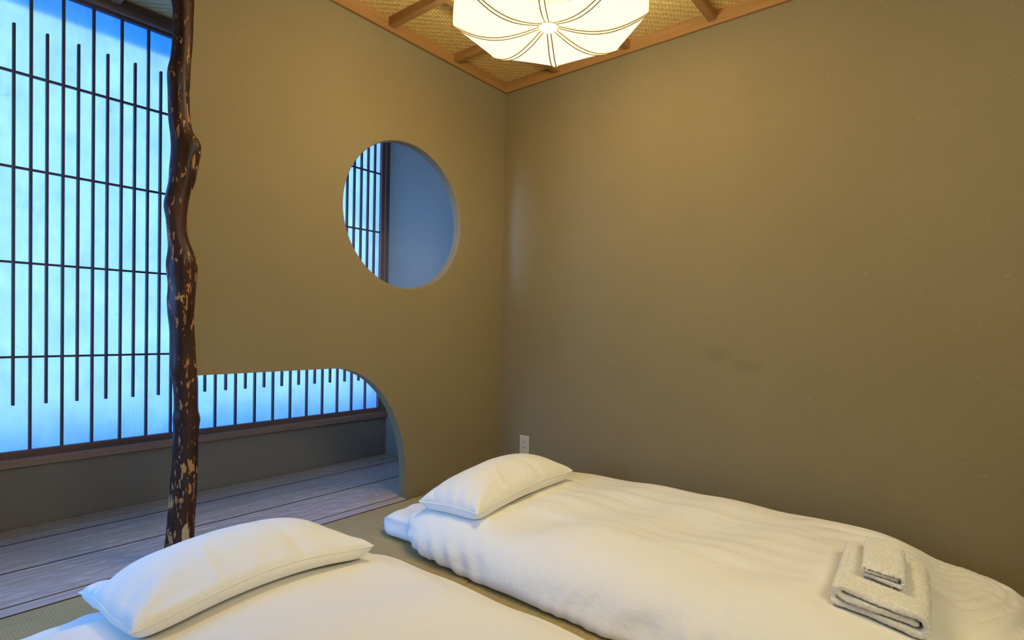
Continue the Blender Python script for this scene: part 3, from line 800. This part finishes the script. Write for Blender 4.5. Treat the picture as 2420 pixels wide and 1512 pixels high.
def foot_folds(b):
    """pleats fanning out of the far foot corner, and slack creases running down the length"""
    P = b.P; X, Y = P[0, ..., 0], P[0, ..., 1]
    cx, cy = -.05, -2.345; an = np.arctan2(Y-cy, -(X-cx)); d = np.hypot(X-cx, Y-cy)
    wv = np.abs(np.sin(an*21+1.6*np.sin(d*8)+.6))**.6-.6
    amp = .046*np.clip(d/.12, 0, 1)*np.exp(-(np.maximum(0, d-.34)/.22)**2)*np.clip(an+.9, 0, 1)
    side = np.clip((P[0, ..., 2]-.03)/.05, 0, 1)*(.8+.2*np.sin(an*4.3+2.2))
    P[0, ..., 2] += amp*wv*side
    # long soft ridges and one pressed fold line down the middle
    mask = np.clip((Y+2.2)/.4, 0, 1)*np.clip((-.6-Y)/.2, 0, 1)*np.clip((X+1.0)/.15, 0, 1)
    P[0, ..., 2] += mask*(.0016*np.sin(X*31+2.2*np.sin(Y*2.1)+Y*1.5)*np.sin(Y*2.3+X*3)+.0016*np.sin(X*61+3*np.sin(Y*1.4+1))*np.sin(Y*3.1+X*5+1))
    ln_ = X+.44+.02*(Y+1.2); P[0, ..., 2] += mask*.0022*np.exp(-(ln_/.012)**2)
    # crumpled cloth down the side facing the gap
    sd = np.clip((-1.02-X)/.06, 0, 1)*np.clip((Y+2.3)/.2, 0, 1); Z = P[0, ..., 2]
    cr = sum(a*np.sin(Y*f+g*Z+p)*np.clip(np.sin(Y*f2+p2), 0, 1) for a, f, g, p, f2, p2 in ((.006, 33, 28, .3, 4.1, 1.7), (.005, 71, -45, 1.2, 6.3, .2), (.004, 118, 50, 2., 9., .8)))
    P[0, ..., 0] += sd*cr*np.clip((.15-Z)/.06, 0, 1); P[0, ..., 2] += sd*cr*.35
    hd = np.exp(-((Y+.57)/.07)**2)*np.clip((-.95-X)/.1, 0, 1); P[0, ..., 1] += hd*.007*np.sin(Z*150+X*40)
def foot_and_press(b):
    foot_folds(b); X, Y = b.P[0, ..., 0], b.P[0, ..., 1]
    dx = np.maximum(0, np.abs(X-TOWEL[0])-.19); dy = np.maximum(0, np.abs(Y-TOWEL[1])-.105)
    m = np.exp(-(np.hypot(dx, dy)/.055)**2); b.P[0, ..., 2] = b.P[0, ..., 2]*(1-m)+towel_plane(X, Y)*m
d1, B1 = duvet(MA, -1.175, -.015, -2.365, -.545, 11, 'long smooth white duvet on the far mattress by the right wall, carrying the towels', -.012, deform=foot_and_press, corner=.17)
d2, B2 = duvet(MB_, -2.56, -1.27, -2.50, -.60, 12, 'white duvet on the near mattress at the bottom edge, under the nearer pillow', None)

def pillow(w, l, c, rot, z0, grounds, seed, label, tm=.16):
    ground = lambda X, Y: np.maximum.reduce([g(X, Y)+.003 for g in grounds])
    b = Bag(70, 46, w, l, c, rot, z0, tm, 1., seed, corner=.015, slack=1.03, gather=.92)
    e = np.minimum(np.minimum(b.u, 1-b.u)*w, np.minimum(b.v, 1-b.v)*l)/(l/2)
    b.tmax = tm*np.clip(e, 0, 1)**.55*(1+.05*np.sin(b.u*9+seed))
    for i in range(150): b.step(.010, 60, ground, it=6, kb=.12, fric=.5 if i > 60 else .1, damp=.975)
    for i in range(20): b.step(.006, 40, ground, it=6, kb=.2, damp=.85, fric=.8)
    u, v = b.u, b.v; n_ = np.zeros_like(u)
    b.P[..., 2] += (.0 if seed == 21 else .055)*np.clip((.28-u)/.28, 0, 1)*np.clip((v-.35)/.65, 0, 1)
    for k, (ue, am) in enumerate(((u, 1.), (1-u, .6))):
        fold = np.abs(np.sin(v*PI*5.2+1.5*np.sin(ue*9+seed)+seed))**.7-.6
        n_ += am*.011*np.clip(ue/.03, 0, 1)*np.exp(-(ue/.16)**1.5)*fold*np.clip(np.minimum(v, 1-v)/.05, 0, 1)
    n_ += .004*np.exp(-((u-.42-.16*(v-.5)+.05*np.sin(v*7))/.02)**2)*np.clip(v/.1, 0, 1)*np.exp(-(v/.55)**2)
    n_ -= .005*np.exp(-((u-.63+.12*(v-.3))/.03)**2)*np.clip(v/.05, 0, 1)*np.exp(-(v/.45)**2)
    b.P[0, ..., 2] += n_*.8; b.P[0, ..., 1] -= n_*.5
    o = soft('pillow', b, M['case']); tag(o, label, 'pillow', 'white pillows')
    v, f = tube([tuple(p) for p in b.border()], .0022, 6, True); obj('seam', (v, f), M['case'], o, smooth=True)
    return o, b
H1 = B1.heightfield(-1.5, -2.6, .1, -.2); H2 = B2.heightfield(-2.9, -2.7, -1.1, -.2)
flo = lambda X, Y: np.full_like(X, .002)
p1, _ = pillow(.64, .30, (-.835, -.565), -.40, .25, [slab(*MA), H1, flo], 21, 'plump white pillow on the far mattress, in the corner under the socket')
p2, _ = pillow(.585, .45, (-1.84, -.515), -.25, .26, [slab(*MB_), H2, flo], 22, 'plump white pillow on the near mattress in front of the bark post')

# ------------------------------------------------------------------ towels
def towel(cx, cy, rot, width, length, th, z0, label, seed, sag=None):
    """a terry sheet folded in three: middle leaf, over the left fold to the top leaf, round the right fold to the bottom leaf"""
    r = np.random.RandomState(seed); hw = width/2; t = th/3.25          # leaf thickness
    z1, z2, z3 = t*.5, th*.5, th-t*.5
    path = []
    for i in range(14): path.append((hw-t*1.6-(2*hw-t*2.6)*i/13, z2))
    cL = -hw+t*1.0
    for i in range(1, 8):
        a = -PI/2-PI*i/8; path.append((cL+(z3-z2)/2*1.1*math.cos(a), (z2+z3)/2+(z3-z2)/2*-math.sin(-a)*-1*1.0))
    for i in range(15): path.append((cL+(hw-cL-th*.5)*i/14, z3))
    rr = (z3-z1)/2
    for i in range(1, 10):
        a = PI/2-PI*i/10; path.append((hw-th*.5+rr*math.cos(a), (z1+z3)/2+rr*math.sin(a)))
    for i in range(16): path.append((hw-th*.5-(2*hw-th*.5-t*.2)*i/15, z1))
    P = np.array(path); n = len(P)
    tg = np.gradient(P, axis=0); tg /= np.linalg.norm(tg, axis=1, keepdims=True); nm = np.c_[-tg[:, 1], tg[:, 0]]
    hw_t = t*.47
    # closed outline of the ribbon: one side, end cap, other side, end cap
    ring = [P[i]+nm[i]*hw_t for i in range(n)]
    ring += [P[-1]+tg[-1]*hw_t*.8]
    ring += [P[i]-nm[i]*hw_t for i in range(n-1, -1, -1)]
    ring += [P[0]-tg[0]*hw_t*.8]
    ring = np.array(ring); m = len(ring); NL = 44; V = []; Fc = []
    off = r.randn(m)*.0006
    for j in range(NL):
        f = j/(NL-1); y = (f-.5)*length
        endk = 1-.10*math.exp(-min(f, 1-f)*NL/1.2)
        sk = .004*math.sin(f*5+seed)
        for i in range(m):
            q = ring[i]; c_ = P[i] if i < n else (P[-1] if i == n else (P[2*n-i] if i < 2*n+1 else P[0]))
            q = c_+(q-c_)*endk
            wob = .0025*math.sin(q[0]*40+f*7+seed)+.0015*math.sin(f*19+q[0]*15)
            topk = max(0, (q[1]-th*.4)/th)
            V.append((q[0]+sk*topk+r.randn()*.0005, y+.006*math.sin(q[0]*30+i*.05+seed)*(abs(f-.5)*2)**2, q[1]+wob*topk+r.randn()*.0005))
    for j in range(NL-1):
        for i in range(m):
            k = (i+1) % m; Fc.append((j*m+i, j*m+k, (j+1)*m+k, (j+1)*m+i))
    # end faces as a strip between the two sides
    for j, fl_ in ((0, 1), (NL-1, 0)):
        o_ = j*m
        for i in range(n-1):
            a, b, c, d = o_+i, o_+i+1, o_+2*n-1-i, o_+2*n-i
            Fc.append((a, b, c, d) if fl_ else (d, c, b, a))
        Fc.append((o_+0, o_+2*n, o_+2*n+1) if fl_ else (o_+2*n+1, o_+2*n, o_)); Fc.append((o_+n-1, o_+n, o_+n+1) if fl_ else (o_+n+1, o_+n, o_+n-1))
    V = np.array(V); c, s = math.cos(rot), math.sin(rot)
    X = V[:, 0]*c-V[:, 1]*s; Y = V[:, 0]*s+V[:, 1]*c
    V2 = np.c_[X, Y, V[:, 2]]
    if sag is not None: V2[:, 2] += sag(X+cx, Y+cy)-z0
    o = obj('towel', (V2, Fc), M['terry'], smooth=True); o.location = (cx, cy, z0)
    bm = bmesh.new(); bm.from_mesh(o.data); bmesh.ops.recalc_face_normals(bm, faces=bm.faces); bm.to_mesh(o.data); bm.free()
    o.data.shade_smooth()
    md = o.modifiers.new('smooth', 'SUBSURF'); md.levels = 1; md.render_levels = 2
    tx = bpy.data.textures.new('pile', 'CLOUDS'); tx.noise_scale = .0045; tx.noise_depth = 1
    dm = o.modifiers.new('pile', 'DISPLACE'); dm.texture = tx; dm.strength = .0045; dm.mid_level = .5; dm.texture_coords = 'LOCAL'
    return tag(o, label, 'towel', 'folded towels')
TX, TY = TOWEL[:2]
sag = lambda dz: (lambda X, Y: towel_plane(X, Y)+dz)
towel(TX, TY-.006, -1.525, .213, .38, .060, TOWEL[2], 'large folded white bath towel lying on the foot of the far duvet', 31, sag(.005))
towel(TX+.024, TY-.004, -1.50, .100, .235, .036, TOWEL[2]+.062, 'small folded white hand towel on top of the bath towel', 32, sag(.070))

# small cloth tie hanging out of the far duvet cover near its head corner
pts = [(-1.13, -.56, .012), (-1.15, -.585, .016), (-1.145, -.61, .008), (-1.165, -.64, .014), (-1.15, -.665, .006)]
vv, ff = tube(pts, [.003, .0045, .0035, .0045, .003], 6); obj('tie', (vv, ff), M['case'], d1, smooth=True)
